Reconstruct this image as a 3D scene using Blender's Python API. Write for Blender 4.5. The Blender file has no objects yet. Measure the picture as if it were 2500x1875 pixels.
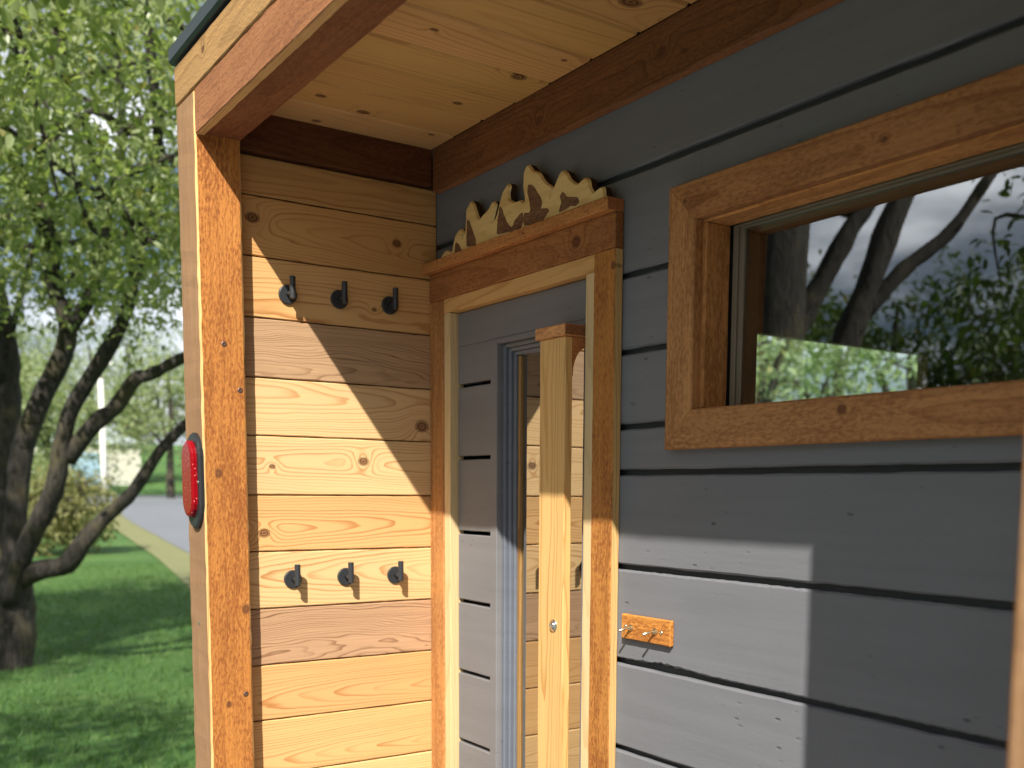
import bpy, math, random
import numpy as np
from mathutils import Vector, Matrix

random.seed(7)
S = bpy.context.scene
COL = S.collection

# ------------------------------------------------------------------ camera
R_ = Vector((0.5699, 0.8217, 0.0085)).normalized()
F_ = Vector((-0.8165, 0.5674, -0.1070)).normalized()
U_ = R_.cross(F_).normalized()
R_ = F_.cross(U_).normalized()
cam_data = bpy.data.cameras.new('camera')
cam = bpy.data.objects.new('camera', cam_data)
COL.objects.link(cam)
M = Matrix((R_, U_, -F_)).transposed().to_4x4()
M.translation = Vector((2.4247, -1.3089, -0.0223))
cam.matrix_world = M
cam_data.sensor_width = 36.0
cam_data.lens = 2533.54 / 2500 * 36
cam_data.shift_x = (1250 - 1353.06) / 2500
cam_data.shift_y = (1472.45 - 937.5) / 2500
cam_data.clip_start = 0.02
cam_data.clip_end = 2000
cam_data.dof.use_dof = True
cam_data.dof.focus_distance = 2.15
cam_data.dof.aperture_fstop = 3.7
S.camera = cam

# ------------------------------------------------------------------ light
SUN = Vector((1.0, -0.84, 1.165)).normalized()          # towards the sun
elev = math.asin(SUN.z)
world = bpy.data.worlds.new('World')
S.world = world
world.use_nodes = True
wn = world.node_tree
wn.nodes.clear()
wo = wn.nodes.new('ShaderNodeOutputWorld')
bg = wn.nodes.new('ShaderNodeBackground')
sky = wn.nodes.new('ShaderNodeTexSky')
sky.sky_type = 'NISHITA'
sky.sun_disc = False
sky.sun_elevation = elev
sky.sun_rotation = math.atan2(SUN.x, SUN.y)
sky.air_density = 1.0
sky.dust_density = 1.5
tc = wn.nodes.new('ShaderNodeTexCoord')
mp = wn.nodes.new('ShaderNodeMapping')
mp.inputs['Scale'].default_value = (1.6, 1.6, 5.0)
mp.inputs['Location'].default_value = (3.1, 0.4, 0.0)
nz = wn.nodes.new('ShaderNodeTexNoise')
nz.inputs['Scale'].default_value = 1.5
nz.inputs['Detail'].default_value = 7
nz.inputs['Roughness'].default_value = 0.55
rp = wn.nodes.new('ShaderNodeValToRGB')
rp.color_ramp.elements[0].position = 0.40
rp.color_ramp.elements[1].position = 0.58
nz2 = wn.nodes.new('ShaderNodeTexNoise')
nz2.inputs['Scale'].default_value = 3.2
nz2.inputs['Detail'].default_value = 6
rp2 = wn.nodes.new('ShaderNodeValToRGB')
rp2.color_ramp.elements[0].position = 0.40
rp2.color_ramp.elements[0].color = (6.5, 7.3, 8.6, 1)
rp2.color_ramp.elements[1].position = 0.66
rp2.color_ramp.elements[1].color = (27, 27.5, 29, 1)
mx = wn.nodes.new('ShaderNodeMix')
mx.data_type = 'RGBA'
wn.links.new(tc.outputs['Generated'], mp.inputs['Vector'])
wn.links.new(mp.outputs['Vector'], nz.inputs['Vector'])
wn.links.new(mp.outputs['Vector'], nz2.inputs['Vector'])
wn.links.new(nz.outputs['Fac'], rp.inputs['Fac'])
wn.links.new(nz2.outputs['Fac'], rp2.inputs['Fac'])
wn.links.new(rp.outputs['Color'], mx.inputs[0])
wn.links.new(sky.outputs['Color'], mx.inputs[6])
wn.links.new(rp2.outputs['Color'], mx.inputs[7])
wn.links.new(mx.outputs[2], bg.inputs['Color'])
bg.inputs['Strength'].default_value = 0.050
wn.links.new(bg.outputs['Background'], wo.inputs['Surface'])

sl = bpy.data.lights.new('sun', 'SUN')
sl.energy = 5.0
sl.angle = math.radians(0.53)
sl.color = (1.0, 0.95, 0.865)
sun = bpy.data.objects.new('sun', sl)
COL.objects.link(sun)
sun.rotation_euler = SUN.to_track_quat('Z', 'Y').to_euler()
sun.location = SUN * 30

S.view_settings.view_transform = 'Standard'
S.view_settings.look = 'None'
S.view_settings.gamma = 1
S.view_settings.use_curve_mapping = False
S.view_settings.exposure = 0.70
S.render.engine = 'CYCLES'
S.cycles.max_bounces = 10
S.cycles.transparent_max_bounces = 16


# ------------------------------------------------------------------ node helper
class X:
    """a socket with arithmetic"""
    nt = None

    def __init__(self, s): self.s = s

    @staticmethod
    def m(op, *a, clamp=False):
        n = X.nt.nodes.new('ShaderNodeMath')
        n.operation = op
        n.use_clamp = clamp
        for i, v in enumerate(a):
            if isinstance(v, X): X.nt.links.new(v.s, n.inputs[i])
            else: n.inputs[i].default_value = v
        return X(n.outputs[0])

    def __add__(s, o): return X.m('ADD', s, o)
    __radd__ = __add__
    def __sub__(s, o): return X.m('SUBTRACT', s, o)
    def __rsub__(s, o): return X.m('SUBTRACT', o, s)
    def __mul__(s, o): return X.m('MULTIPLY', s, o)
    __rmul__ = __mul__
    def __truediv__(s, o): return X.m('DIVIDE', s, o)
    def pow(s, p): return X.m('POWER', s, p)


def sstep(x, a, b):
    n = X.nt.nodes.new('ShaderNodeMapRange')
    n.interpolation_type = 'SMOOTHSTEP'
    for i, v in ((0, x), (1, a), (2, b)):
        if isinstance(v, X): X.nt.links.new(v.s, n.inputs[i])
        else: n.inputs[i].default_value = v
    return X(n.outputs[0])


def comb(x, y, z):
    n = X.nt.nodes.new('ShaderNodeCombineXYZ')
    for i, v in enumerate((x, y, z)):
        if isinstance(v, X): X.nt.links.new(v.s, n.inputs[i])
        else: n.inputs[i].default_value = v
    return X(n.outputs[0])


def sep(v):
    n = X.nt.nodes.new('ShaderNodeSeparateXYZ')
    X.nt.links.new(v.s, n.inputs[0])
    return X(n.outputs[0]), X(n.outputs[1]), X(n.outputs[2])


def noise(v, scale=1.0, detail=2.0, rough=0.5, col=False, dist=0.0):
    n = X.nt.nodes.new('ShaderNodeTexNoise')
    X.nt.links.new(v.s, n.inputs['Vector'])
    n.inputs['Scale'].default_value = scale
    n.inputs['Detail'].default_value = detail
    n.inputs['Roughness'].default_value = rough
    n.inputs['Distortion'].default_value = dist
    return X(n.outputs['Color' if col else 'Fac'])


def mixc(f, a, b, mode='MIX'):
    n = X.nt.nodes.new('ShaderNodeMix')
    n.data_type = 'RGBA'
    n.blend_type = mode
    for i, v in ((0, f), (6, a), (7, b)):
        if isinstance(v, X): X.nt.links.new(v.s, n.inputs[i])
        elif isinstance(v, (int, float)): n.inputs[i].default_value = v
        else: n.inputs[i].default_value = (*v, 1) if len(v) == 3 else v
    return X(n.outputs[2])


def attr(name, kind='OBJECT'):
    n = X.nt.nodes.new('ShaderNodeAttribute')
    n.attribute_type = kind
    n.attribute_name = name
    return X(n.outputs['Vector'])


def objcoord():
    return X(X.nt.nodes.new('ShaderNodeTexCoord').outputs['Object'])


def worldpos():
    return X(X.nt.nodes.new('ShaderNodeNewGeometry').outputs['Position'])


def newmat(name):
    m = bpy.data.materials.new(name)
    m.use_nodes = True
    X.nt = m.node_tree
    p = X.nt.nodes['Principled BSDF']
    return m, p


def put(p, key, v):
    if isinstance(v, X): X.nt.links.new(v.s, p.inputs[key])
    elif isinstance(v, tuple): p.inputs[key].default_value = (*v, 1)
    else: p.inputs[key].default_value = v


def bump(p, h, dist, strength=1.0):
    b = X.nt.nodes.new('ShaderNodeBump')
    b.inputs['Distance'].default_value = dist
    b.inputs['Strength'].default_value = strength
    X.nt.links.new(h.s, b.inputs['Height'])
    X.nt.links.new(b.outputs[0], p.inputs['Normal'])


# ------------------------------------------------------------------ wood
def wood(name, light, dark, spacing=.006, late=.8, fibre=.25, vary=.25, mottle=0.0, mottle_col=(0, 0, 0),
         rough=.6, bumpd=.0004, knotcol=(.10, .035, .015), warp=1.0, spec=.3, fuzz=0.0):
    m, p = newmat(name)
    v = objcoord()
    rnd = X(X.nt.nodes.new('ShaderNodeObjectInfo').outputs['Random'])
    x, y, z = sep(v)
    xs = x + rnd * 41.0
    ra, rb, rc = sep(attr('ring'))
    n1 = noise(comb(xs * 1.6, y * 7, z * 7), 1, 3, .5)
    n2 = noise(comb(xs * 5.0 + 9.3, y * 26, z * 26), 1, 2, .5)
    yy = y - ra + (n1 - .5) * (.050 * warp)
    zz = z - rb - rc * x + (n2 - .5) * (.008 * warp)
    r = X.m('SQRT', yy * yy + zz * zz)
    kmask = None
    ring_k = None
    for an in ('knot_a', 'knot_b', 'knot_c'):
        kx, ky, kr = sep(attr(an))
        dx = (x - kx) * .75
        dy = y - ky
        d = X.m('SQRT', dx * dx + dy * dy) + (n2 - .5) * kr * .5
        kr2 = X.m('MAXIMUM', kr, .0001)
        e = X.m('EXPONENT', (d / (kr2 * 2.0)).pow(2.0) * -1.0)
        r = r + e * kr2 * 1.7
        mk = 1.0 - sstep(d, kr2 * .70, kr2 * 1.05)
        rg = X.m('SINE', (d / kr2) * 16.0) * .5 + .5
        ring_k = rg * mk if ring_k is None else ring_k + rg * mk
        kmask = mk if kmask is None else X.m('MAXIMUM', kmask, mk)
    ph = r / spacing + (n2 - .5) * .35
    fr = X.m('FRACT', ph)
    wn_ = X.nt.nodes.new('ShaderNodeTexWhiteNoise')
    wn_.noise_dimensions = '1D'
    X.nt.links.new((X.m('FLOOR', ph) + rnd * 17.0).s, wn_.inputs['W'])
    rs = X(wn_.outputs['Value'])
    lw = (sstep(fr, .50, .94).pow(1.5) + sstep(fr, .0, .9) * .09) * (1.0 - sstep(fr, .95, 1.0))
    lw = lw * (rs * .75 + .25)
    fb = noise(comb(xs * 5, y * 240, z * 240), 1, 2, .6)
    big = noise(comb(xs * .9, y * 5 + 3.0, z * 5), 1, 2, .5)
    col = mixc(X.m('MULTIPLY', lw, late, clamp=True), light, dark)
    br = (1.0 - fibre * .5) + fb * fibre + (big - .5) * vary * 1.6
    col = mixc(1.0, col, comb(br, br, br), 'MULTIPLY')
    h = lw * -.5 + fb * .5
    if mottle:
        mo = noise(comb(xs * 75, y * 190, z * 190), 1, 4, .65)
        mo2 = noise(comb(xs * 7, y * 22, z * 22), 1, 3, .6)
        f = sstep(mo + (mo2 - .5) * .55, .40, .68)
        col = mixc(f * mottle, col, mottle_col)
        h = h * .4 + mo * 1.6
    col = mixc(kmask * (.55 + .45 * ring_k), col, knotcol)
    col = mixc(1.0, col, attr('tint'), 'MULTIPLY')
    put(p, 'Base Color', col)
    put(p, 'Roughness', rough)
    p.inputs['Specular IOR Level'].default_value = spec
    bump(p, h, bumpd)
    return m


M_cedar = wood('clear coated cedar', (.69, .455, .215), (.42, .195, .065), spacing=.0056, late=.85, fibre=.16, vary=.22, rough=.5)
M_cedar_pink = wood('fine grained cedar', (.48, .30, .165), (.19, .095, .045), spacing=.0048, late=1.0, fibre=.5, vary=.2, warp=2.6, rough=.55)
M_pine = wood('pale pine ceiling', (.69, .42, .155), (.42, .185, .05), spacing=.012, late=.6, fibre=.14, vary=.30, rough=.5)
M_light = wood('bare pale cedar', (.64, .405, .16), (.44, .21, .06), spacing=.007, late=.8, fibre=.30, vary=.25, rough=.6)
M_pale = wood('planed pale stop wood', (.66, .48, .25), (.48, .31, .13), spacing=.008, late=.5, fibre=.35, vary=.15, rough=.65)
M_stain = wood('orange stained rough cedar', (.48, .190, .042), (.30, .105, .022), spacing=.010, late=.55, fibre=.5, vary=.35,
               mottle=.85, mottle_col=(.23, .068, .015), rough=.72, bumpd=.0011)
M_trim = wood('brown stained rough cedar', (.44, .215, .080), (.26, .105, .034), spacing=.009, late=.75, fibre=.5, vary=.35,
              mottle=.7, mottle_col=(.21, .083, .028), rough=.72, bumpd=.0009)
M_red = wood('red brown stained cedar', (.35, .155, .065), (.20, .08, .03), spacing=.007, late=.5, fibre=.45, vary=.3,
             mottle=.6, mottle_col=(.18, .068, .025), rough=.75, bumpd=.0009)
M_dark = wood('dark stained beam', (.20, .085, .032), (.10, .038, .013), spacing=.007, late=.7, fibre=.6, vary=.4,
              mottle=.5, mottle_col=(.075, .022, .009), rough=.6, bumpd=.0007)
M_weather = wood('weathered cedar', (.33, .185, .088), (.18, .09, .038), spacing=.006, late=.7, fibre=.8, vary=.45,
                 mottle=.35, mottle_col=(.24, .14, .08), rough=.8, bumpd=.0008)
M_fascia = wood('cracked tan fascia', (.41, .235, .09), (.16, .075, .026), spacing=.014, late=.85, fibre=.5, vary=.5,
                mottle=.25, mottle_col=(.30, .16, .06), rough=.75, bumpd=.0012)
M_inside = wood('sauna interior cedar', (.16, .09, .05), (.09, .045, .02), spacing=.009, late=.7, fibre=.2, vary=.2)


def paint(name, c, mult=1.0, bd=.0006, dents=True):
    m, p = newmat(name)
    v = worldpos()
    x, y, z = sep(v)
    g = noise(comb(x * 9, y * 9, z * 120), 1, 4, .65)
    g2 = noise(comb(x * 2.2, y * 2, z * 40), 1, 3, .5)
    w = noise(v, 240, 2, .5)
    vor = X.nt.nodes.new('ShaderNodeTexVoronoi')
    X.nt.links.new(comb(x * 22, y * 22, z * 60).s, vor.inputs['Vector'])
    vor.inputs['Scale'].default_value = 1.0
    cr = sep(X(vor.outputs['Color']))[0]
    patch = sstep(noise(v, 5.5, 2), .48, .66)
    pit = (1.0 - sstep(X(vor.outputs['Distance']), .07, .20)) * sstep(cr, .45, .55) * patch
    sx = noise(comb(x * 3.0, y, z * 300), 1, 2, .5)
    scr = sstep(sx, .70, .76) * sstep(noise(v, 9, 2), .5, .62)
    big = noise(v, 2.3, 3, .55)
    br = .90 + (big - .5) * .22 + (g2 - .5) * .24 + (w - .5) * .10
    col = mixc(1.0, c, comb(br, br, br), 'MULTIPLY')
    col = mixc(pit * .55, col, (.03, .03, .032))
    put(p, 'Base Color', col)
    put(p, 'Roughness', .52)
    p.inputs['Specular IOR Level'].default_value = .16
    h = g * .55 + g2 * .5 + w * .12
    if dents: h = h - pit * 2.2 - scr * .7
    bump(p, h, bd)
    return m


M_paint = paint('grey satin house paint', (.184, .188, .203))
M_doorpaint = paint('door grey paint', (.203, .200, .205), bd=.0003, dents=False)
M_bluegrey = paint('blue grey glazing bead paint', (.15, .165, .195), bd=.0002, dents=False)


def plain(name, c, rough=.5, metal=0.0, spec=.5, bumpscale=None, bd=.0002, vary=.0, vs=8):
    m, p = newmat(name)
    if vary:
        n = noise(worldpos(), vs, 4, .6)
        br = 1.0 + (n - .5) * vary
        put(p, 'Base Color', mixc(1.0, c, comb(br, br, br), 'MULTIPLY'))
    else:
        put(p, 'Base Color', c)
    put(p, 'Roughness', rough)
    put(p, 'Metallic', metal)
    p.inputs['Specular IOR Level'].default_value = spec
    if bumpscale:
        bump(p, noise(objcoord(), bumpscale, 3), bd)
    return m


M_hook = plain('matt black metal', (.035, .038, .042), .42, 0.2, .5, 300, .00008, .25, 60)
M_black = plain('black rubber', (.018, .018, .02), .45, 0, .5, 160, .0001)
M_roof = plain('dark roof metal', (.035, .048, .060), .38, .3, .5, 30, .0003, .3, 20)
M_steel = plain('polished steel', (.72, .69, .62), .22, 1.0, .5, 200, .00005, .2, 90)
M_screw = plain('dull screw head', (.16, .10, .08), .45, .7, .5, 300, .0001, .4, 200)
M_vinyl = plain('taupe vinyl frame', (.19, .160, .115), .45, 0, .3, 60, .0001, .2, 14)
M_brass = plain('brushed toggle metal', (.75, .66, .48), .28, 1.0, .5, 300, .00005, .2, 120)
M_joint = plain('dark joint wood', (.10, .045, .015), .8)
M_core = plain('black building paper', (.02, .02, .021), .9)


def glassmat(name, tint, base, mul):
    m, p = newmat(name)
    nt = X.nt
    out = nt.nodes['Material Output']
    tr = nt.nodes.new('ShaderNodeBsdfTransparent')
    tr.inputs[0].default_value = (*tint, 1)
    gl = nt.nodes.new('ShaderNodeBsdfGlossy')
    gl.inputs['Roughness'].default_value = 0.0
    gl.inputs['Color'].default_value = (.92, .95, .95, 1)
    fr = nt.nodes.new('ShaderNodeFresnel')
    fr.inputs['IOR'].default_value = 1.5
    f = X.m('MULTIPLY_ADD', X(fr.outputs[0]), mul, base, clamp=True)
    ms = nt.nodes.new('ShaderNodeMixShader')
    nt.links.new(f.s, ms.inputs[0])
    nt.links.new(tr.outputs[0], ms.inputs[1])
    nt.links.new(gl.outputs[0], ms.inputs[2])
    nt.links.new(ms.outputs[0], out.inputs[0])
    return m


M_glass = glassmat('window glass', (.93, 1.0, .95), .15, 2.6)
M_clear = glassmat('clear end window glass', (.94, 1.0, .95), .0, 1.0)
M_doorglass = glassmat('reflective door glass', (.55, .55, .50), .34, 2.4)


# ------------------------------------------------------------------ object helpers
def link(o, parent=None):
    COL.objects.link(o)
    if parent is not None:
        o.parent = parent
        o.matrix_parent_inverse = parent.matrix_world.inverted()
    return o


def tag(o, label=None, cat=None, group=None, kind=None):
    if label: o['label'] = label
    if cat: o['category'] = cat
    if group: o['group'] = group
    if kind: o['kind'] = kind
    return o


def empty(name, loc, label=None, cat=None, group=None):
    o = bpy.data.objects.new(name, None)
    o.empty_display_size = .1
    o.matrix_world = Matrix.Translation(loc)
    o.location = loc
    link(o)
    return tag(o, label, cat, group)


def mesh(name, V, Fs, mats, parent=None, fm=None, smooth=False, mw=None):
    me = bpy.data.meshes.new(name)
    me.from_pydata([tuple(v) for v in V], [], Fs)
    for m in (mats if isinstance(mats, (list, tuple)) else [mats]): me.materials.append(m)
    if fm is not None: me.polygons.foreach_set('material_index', fm)
    if smooth: me.polygons.foreach_set('use_smooth', [True] * len(me.polygons))
    me.update()
    o = bpy.data.objects.new(name, me)
    if mw is not None: o.matrix_world = mw
    return link(o, parent)


AX = {'x': Vector((1, 0, 0)), 'y': Vector((0, 1, 0)), 'z': Vector((0, 0, 1)),
      '-x': Vector((-1, 0, 0)), '-y': Vector((0, -1, 0)), '-z': Vector((0, 0, -1))}
RB = random.Random(11)


def board(name, xr, yr, zr, along, face, mat, parent=None, ch=.002, jit=.0004, seg=None, knots=(), tint=(1, 1, 1),
          ring=None, cap=True, facemats=None, ragged=None):
    """A chamfered board in its own frame (local x along the grain, local z out of the seen face)."""
    ax, az = AX[along], AX[face]
    ay = az.cross(ax)
    c = Vector(((xr[0] + xr[1]) / 2, (yr[0] + yr[1]) / 2, (zr[0] + zr[1]) / 2))
    dim = Vector((xr[1] - xr[0], yr[1] - yr[0], zr[1] - zr[0]))
    L, W, T = (abs(dim.dot(a)) for a in (ax, ay, az))
    hw, ht = W / 2, T / 2
    k = min(ch, hw * .4, ht * .6)
    ring8 = [(-hw + k, -ht), (hw - k, -ht), (hw, -ht + k), (hw, ht - k), (hw - k, ht), (-hw + k, ht), (-hw, ht - k), (-hw, -ht + k)]
    if seg is None: seg = max(1, min(40, int(L / .03)))
    xs = [-L / 2 + L * i / seg for i in range(seg + 1)]
    if cap:
        xs = [-L / 2] + [-L / 2 + k] + xs[1:-1] + [L / 2 - k] + [L / 2]
    V, Fs, fm = [], [], []
    for i, x in enumerate(xs):
        end = cap and i in (0, len(xs) - 1)
        for j, (a, b) in enumerate(ring8):
            if end:
                a *= (hw - k) / hw
                b *= (ht - k) / ht
            ja = RB.gauss(0, jit)
            jb = RB.gauss(0, jit * .12)
            if ragged and j in (2, 3, 4, 5, 6, 7) and not end:
                a, b = ragged(x, a, b, j)
            V.append((x, a + ja, b + jb))
    n = len(xs)
    mats = [mat]
    fmap = {}
    if facemats:
        for key, mm in facemats.items():
            mats.append(mm)
            fmap[key] = len(mats) - 1
    dirs = {}
    for key in (facemats or {}):
        if key == 'chamfer': continue
        d = AX[key]
        dirs[key] = (d.dot(ax), d.dot(ay), d.dot(az))
    nl = [(0, -1), None, (1, 0), None, (0, 1), None, (-1, 0), None]

    def midx(j):
        nn = nl[j]
        if nn is None:
            return fmap.get('chamfer', 0) if j in (3, 5) else 0
        for key, d in dirs.items():
            if abs(d[1] - nn[0]) < .1 and abs(d[2] - nn[1]) < .1: return fmap[key]
        return 0
    for i in range(n - 1):
        for j in range(8):
            j2 = (j + 1) % 8
            Fs.append((i * 8 + j, i * 8 + j2, (i + 1) * 8 + j2, (i + 1) * 8 + j))
            fm.append(midx(j))
    Fs.append(tuple(reversed(range(8))))
    Fs.append(tuple(range((n - 1) * 8, n * 8)))
    for sgn in (-1, 1):
        mi = 0
        for key, d in dirs.items():
            if abs(d[0] - sgn) < .1: mi = fmap[key]
        fm.append(mi)
    # the ring order runs counter-clockwise seen from +x, so the sides face outwards when flipped
    Fs = [tuple(reversed(f)) for f in Fs]
    mw = Matrix((ax, ay, az)).transposed().to_4x4()
    mw.translation = c
    o = mesh(name, V, Fs, mats, parent, fm, mw=mw)
    o['tint'] = tuple(float(t) for t in tint)
    if ring is None:
        ring = (RB.uniform(-.5, .5) * W, -T / 2 - RB.uniform(.02, .07), RB.uniform(-.05, .05))
    o['ring'] = tuple(float(t) for t in ring)
    inv = mw.inverted()
    ks = list(knots)[:3] + [None] * (3 - len(knots))
    for nm, kk in zip(('knot_a', 'knot_b', 'knot_c'), ks):
        if kk is None:
            o[nm] = (50.0, 50.0, .0001)
        else:
            q = inv @ Vector(kk[:3])
            o[nm] = (q.x, q.y, kk[3])
    return o


def tube(pts, rad, n=12):
    """swept tube; pts list of Vectors, rad list"""
    V, Fs = [], []
    pts = [Vector(p) for p in pts]
    prev = None
    for i, p in enumerate(pts):
        t = (pts[min(i + 1, len(pts) - 1)] - pts[max(i - 1, 0)]).normalized()
        if prev is None:
            a = t.orthogonal().normalized()
        else:
            a = (prev - t * prev.dot(t)).normalized()
        prev = a
        b = t.cross(a)
        for k in range(n):
            th = 2 * math.pi * k / n
            V.append(p + (a * math.cos(th) + b * math.sin(th)) * rad[i])
    for i in range(len(pts) - 1):
        for k in range(n):
            k2 = (k + 1) % n
            Fs.append((i * n + k, i * n + k2, (i + 1) * n + k2, (i + 1) * n + k))
    Fs.append(tuple(reversed(range(n))))
    Fs.append(tuple(range((len(pts) - 1) * n, len(pts) * n)))
    return V, Fs


def merge(*parts):
    V, Fs = [], []
    for v, f in parts:
        o = len(V)
        V += list(v)
        Fs += [tuple(i + o for i in q) for q in f]
    return V, Fs


def lathe(c, axis, prof, n=24):
    """profile [(r, d)] revolved about axis through c"""
    axis = Vector(axis).normalized()
    a = axis.orthogonal().normalized()
    b = axis.cross(a)
    V, Fs = [], []
    for r, d in prof:
        for k in range(n):
            th = 2 * math.pi * k / n
            V.append(Vector(c) + axis * d + (a * math.cos(th) + b * math.sin(th)) * max(r, 1e-5))
    for i in range(len(prof) - 1):
        for k in range(n):
            k2 = (k + 1) % n
            Fs.append((i * n + k, i * n + k2, (i + 1) * n + k2, (i + 1) * n + k))
    Fs.append(tuple(reversed(range(n))))
    Fs.append(tuple(range((len(prof) - 1) * n, len(prof) * n)))
    return V, Fs


def boxvf(x0, x1, y0, y1, z0, z1):
    V = [(x, y, z) for x in (x0, x1) for y in (y0, y1) for z in (z0, z1)]
    Fs = [(0, 1, 3, 2), (4, 6, 7, 5), (0, 4, 5, 1), (2, 3, 7, 6), (0, 2, 6, 4), (1, 5, 7, 3)]
    return V, Fs


def local(V, o):
    return V          # the parent inverse set in link() keeps world coordinates


# ================================================================== GROUND
HX = [0, 10, 22, 40, 62, 64, 92, 150, 420, 900]
HZ = [-1.66, -1.66, -1.45, -1.02, -.55, -.42, 1.9, 6.0, 13, 20]


def ground(x, y):
    s = max(0.0, 2.4 - x)
    h = float(np.interp(s, HX, HZ))
    return h + .05 * math.sin(x * .35 + 1) * math.cos(y * .3) * min(1, max(0, (s - 6) / 8))


def grid(name, xs, ys, zf, mat, kind='structure'):
    V = [(x, y, zf(x, y)) for x in xs for y in ys]
    m = len(ys)
    Fs = [(i * m + j, (i + 1) * m + j, (i + 1) * m + j + 1, i * m + j + 1) for i in range(len(xs) - 1) for j in range(m - 1)]
    o = mesh(name, V, Fs, mat, smooth=True)
    return tag(o, kind=kind)


def lawnmat():
    m, p = newmat('lawn grass')
    v = worldpos()
    a = noise(v, .5, 4, .6)
    b = noise(v, 7, 4, .65)
    c = noise(v, 90, 2, .6)
    col = mixc(sstep(a, .35, .7), (.062, .155, .036), (.110, .215, .056))
    col = mixc(sstep(b, .45, .75) * .6, col, (.16, .21, .070))
    br = .7 + c * .6
    col = mixc(1.0, col, comb(br, br, br), 'MULTIPLY')
    put(p, 'Base Color', col)
    put(p, 'Roughness', .8)
    p.inputs['Specular IOR Level'].default_value = .2
    bump(p, b + c, .03)
    return m


M_lawn = lawnmat()
gx = sorted(set(list(np.linspace(-30, 12, 64)) + list(np.linspace(-110, -30, 50)) + list(np.linspace(-900, -110, 20)) + list(np.linspace(12, 900, 16))))
gy = sorted(set(list(np.linspace(-20, 30, 60)) + list(np.linspace(-900, -20, 18)) + list(np.linspace(30, 900, 18))))
grid('lawn', gx, gy, ground, M_lawn)

m, p = newmat('worn asphalt')
v = worldpos()
br = .75 + noise(v, 1.2, 4, .6) * .35 + noise(v, 60, 2, .6) * .25
put(p, 'Base Color', mixc(1.0, (.155, .165, .18), comb(br, br, br), 'MULTIPLY'))
put(p, 'Roughness', .85)
bump(p, noise(v, 90, 3), .004)
M_road = m


def road_edge(x):
    return float(np.interp(-x, [8, 14, 20, 30, 38, 46, 61], [2.9, 3.9, 4.9, 6.2, 7.4, 7.9, 8.3]))


V, Fs = [], []
rx = np.linspace(-60.5, -9, 60)
for x in rx:
    e = road_edge(x)
    for j in range(14):
        y = e + (16.0 + max(0, (-x - 40)) * 1.2) * j / 13
        V.append((x, y, ground(x, y) + .03))
for i in range(len(rx) - 1):
    for j in range(13):
        Fs.append((i * 14 + j, (i + 1) * 14 + j, (i + 1) * 14 + j + 1, i * 14 + j + 1))
tag(mesh('road', V, Fs, M_road, smooth=True), kind='structure')
# unseen asphalt added in front so less green light bounces onto the porch
dxs = np.linspace(-2.4, 14, 18); dys = np.linspace(-9, 3.5, 14)
grid('bounce_asphalt', dxs, dys, lambda x, y: ground(x, y) + .02, M_road)
# pale gravel shoulder beside the asphalt
V, Fs = [], []
for x in rx:
    e = road_edge(x)
    for j in range(3):
        y = e - .75 + .75 * j / 2
        V.append((x, y, ground(x, y) + .022))
for i in range(len(rx) - 1):
    for j in range(2):
        Fs.append((i * 3 + j, (i + 1) * 3 + j, (i + 1) * 3 + j + 1, i * 3 + j + 1))
tag(mesh('road_shoulder', V, Fs, plain('dry gravel', (.20, .205, .095), .9, 0, .2, 60, .01, .5, 4), smooth=True), kind='structure')

# ================================================================== THE SAUNA CABIN
cabin = empty('sauna_cabin', (1.0, .8, -1.66),
              'small wooden sauna cabin with grey plank front, cedar lined porch and rough posts', 'cabin')
FLOOR = -1.16
YF, YB = -.6185, -.518        # front and back of the porch posts and of the front beam
ZB, ZF = .742, .837           # underside of the front beam, underside of the fascia

# --- the core of the front wall (dark behind the plank gaps) with openings for door and window
V, Fs = merge(boxvf(-.15, .085, .0155, .10, FLOOR, .95), boxvf(.085, .69, .0155, .10, .43, .95), boxvf(.69, .989, .0155, .10, FLOOR, .95),
              boxvf(.989, 1.95, .0155, .10, FLOOR, .115), boxvf(.989, 1.95, .0155, .10, .475, .95), boxvf(1.95, 2.2, .0155, .10, FLOOR, .95))
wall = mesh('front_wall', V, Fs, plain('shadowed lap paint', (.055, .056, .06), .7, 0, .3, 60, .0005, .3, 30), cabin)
zs = [.760, .6006, .4076, .259, .1129, .022, -.1674, -.3595, -.5407, -.735, -.94, FLOOR]


def rag(cx, w, amp):
    def f(x, a, b, j):
        if a < 0 and j in (5, 6, 7):
            d = math.exp(-((x - cx) / w) ** 2)
            a += amp * d * (.35 + RB.random())
            if j == 6: b -= amp * .5 * d * RB.random()
        return a, b
    return f


GAP = .0115
for i in range(len(zs) - 1):
    z1, z0 = zs[i], zs[i + 1]
    zt, zb = z1 - (GAP if i else 0), z0
    kw = dict(ch=.0035, jit=.0005)
    fr = RB.uniform(-.0008, .0012)
    if i == 0:
        spans = [(.0, 2.055, zb, zt)]
    elif i == 1:
        spans = [(.0, .99, zb + .09, zt), (.7, .99, zb, zb + .0899), (.9901, 2.055, .52, zt)]
        spans = [(.0, .70, .46, zt), (.7003, .99, zb, zt), (.9903, 2.055, .50, zt)]
    elif i in (2, 3):
        spans = [(.70, .99, zb, zt)]
    elif i == 4:
        spans = [(.70, 2.055, zb, min(zt, .12))]
    else:
        spans = [(.70, 2.055, zb, zt)]
    for (a, b, c, d) in spans:
        kk = dict(kw)
        if i == 6:
            mid = (a + b) / 2
            kk['ragged'] = rag(.93 - mid, .07, .006)
            kk['seg'] = 150
        board('siding_board', (a, b), (-.0 - fr, .0150), (c, d), 'x', '-y', M_paint, wall, cap=False, **kk)

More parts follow.
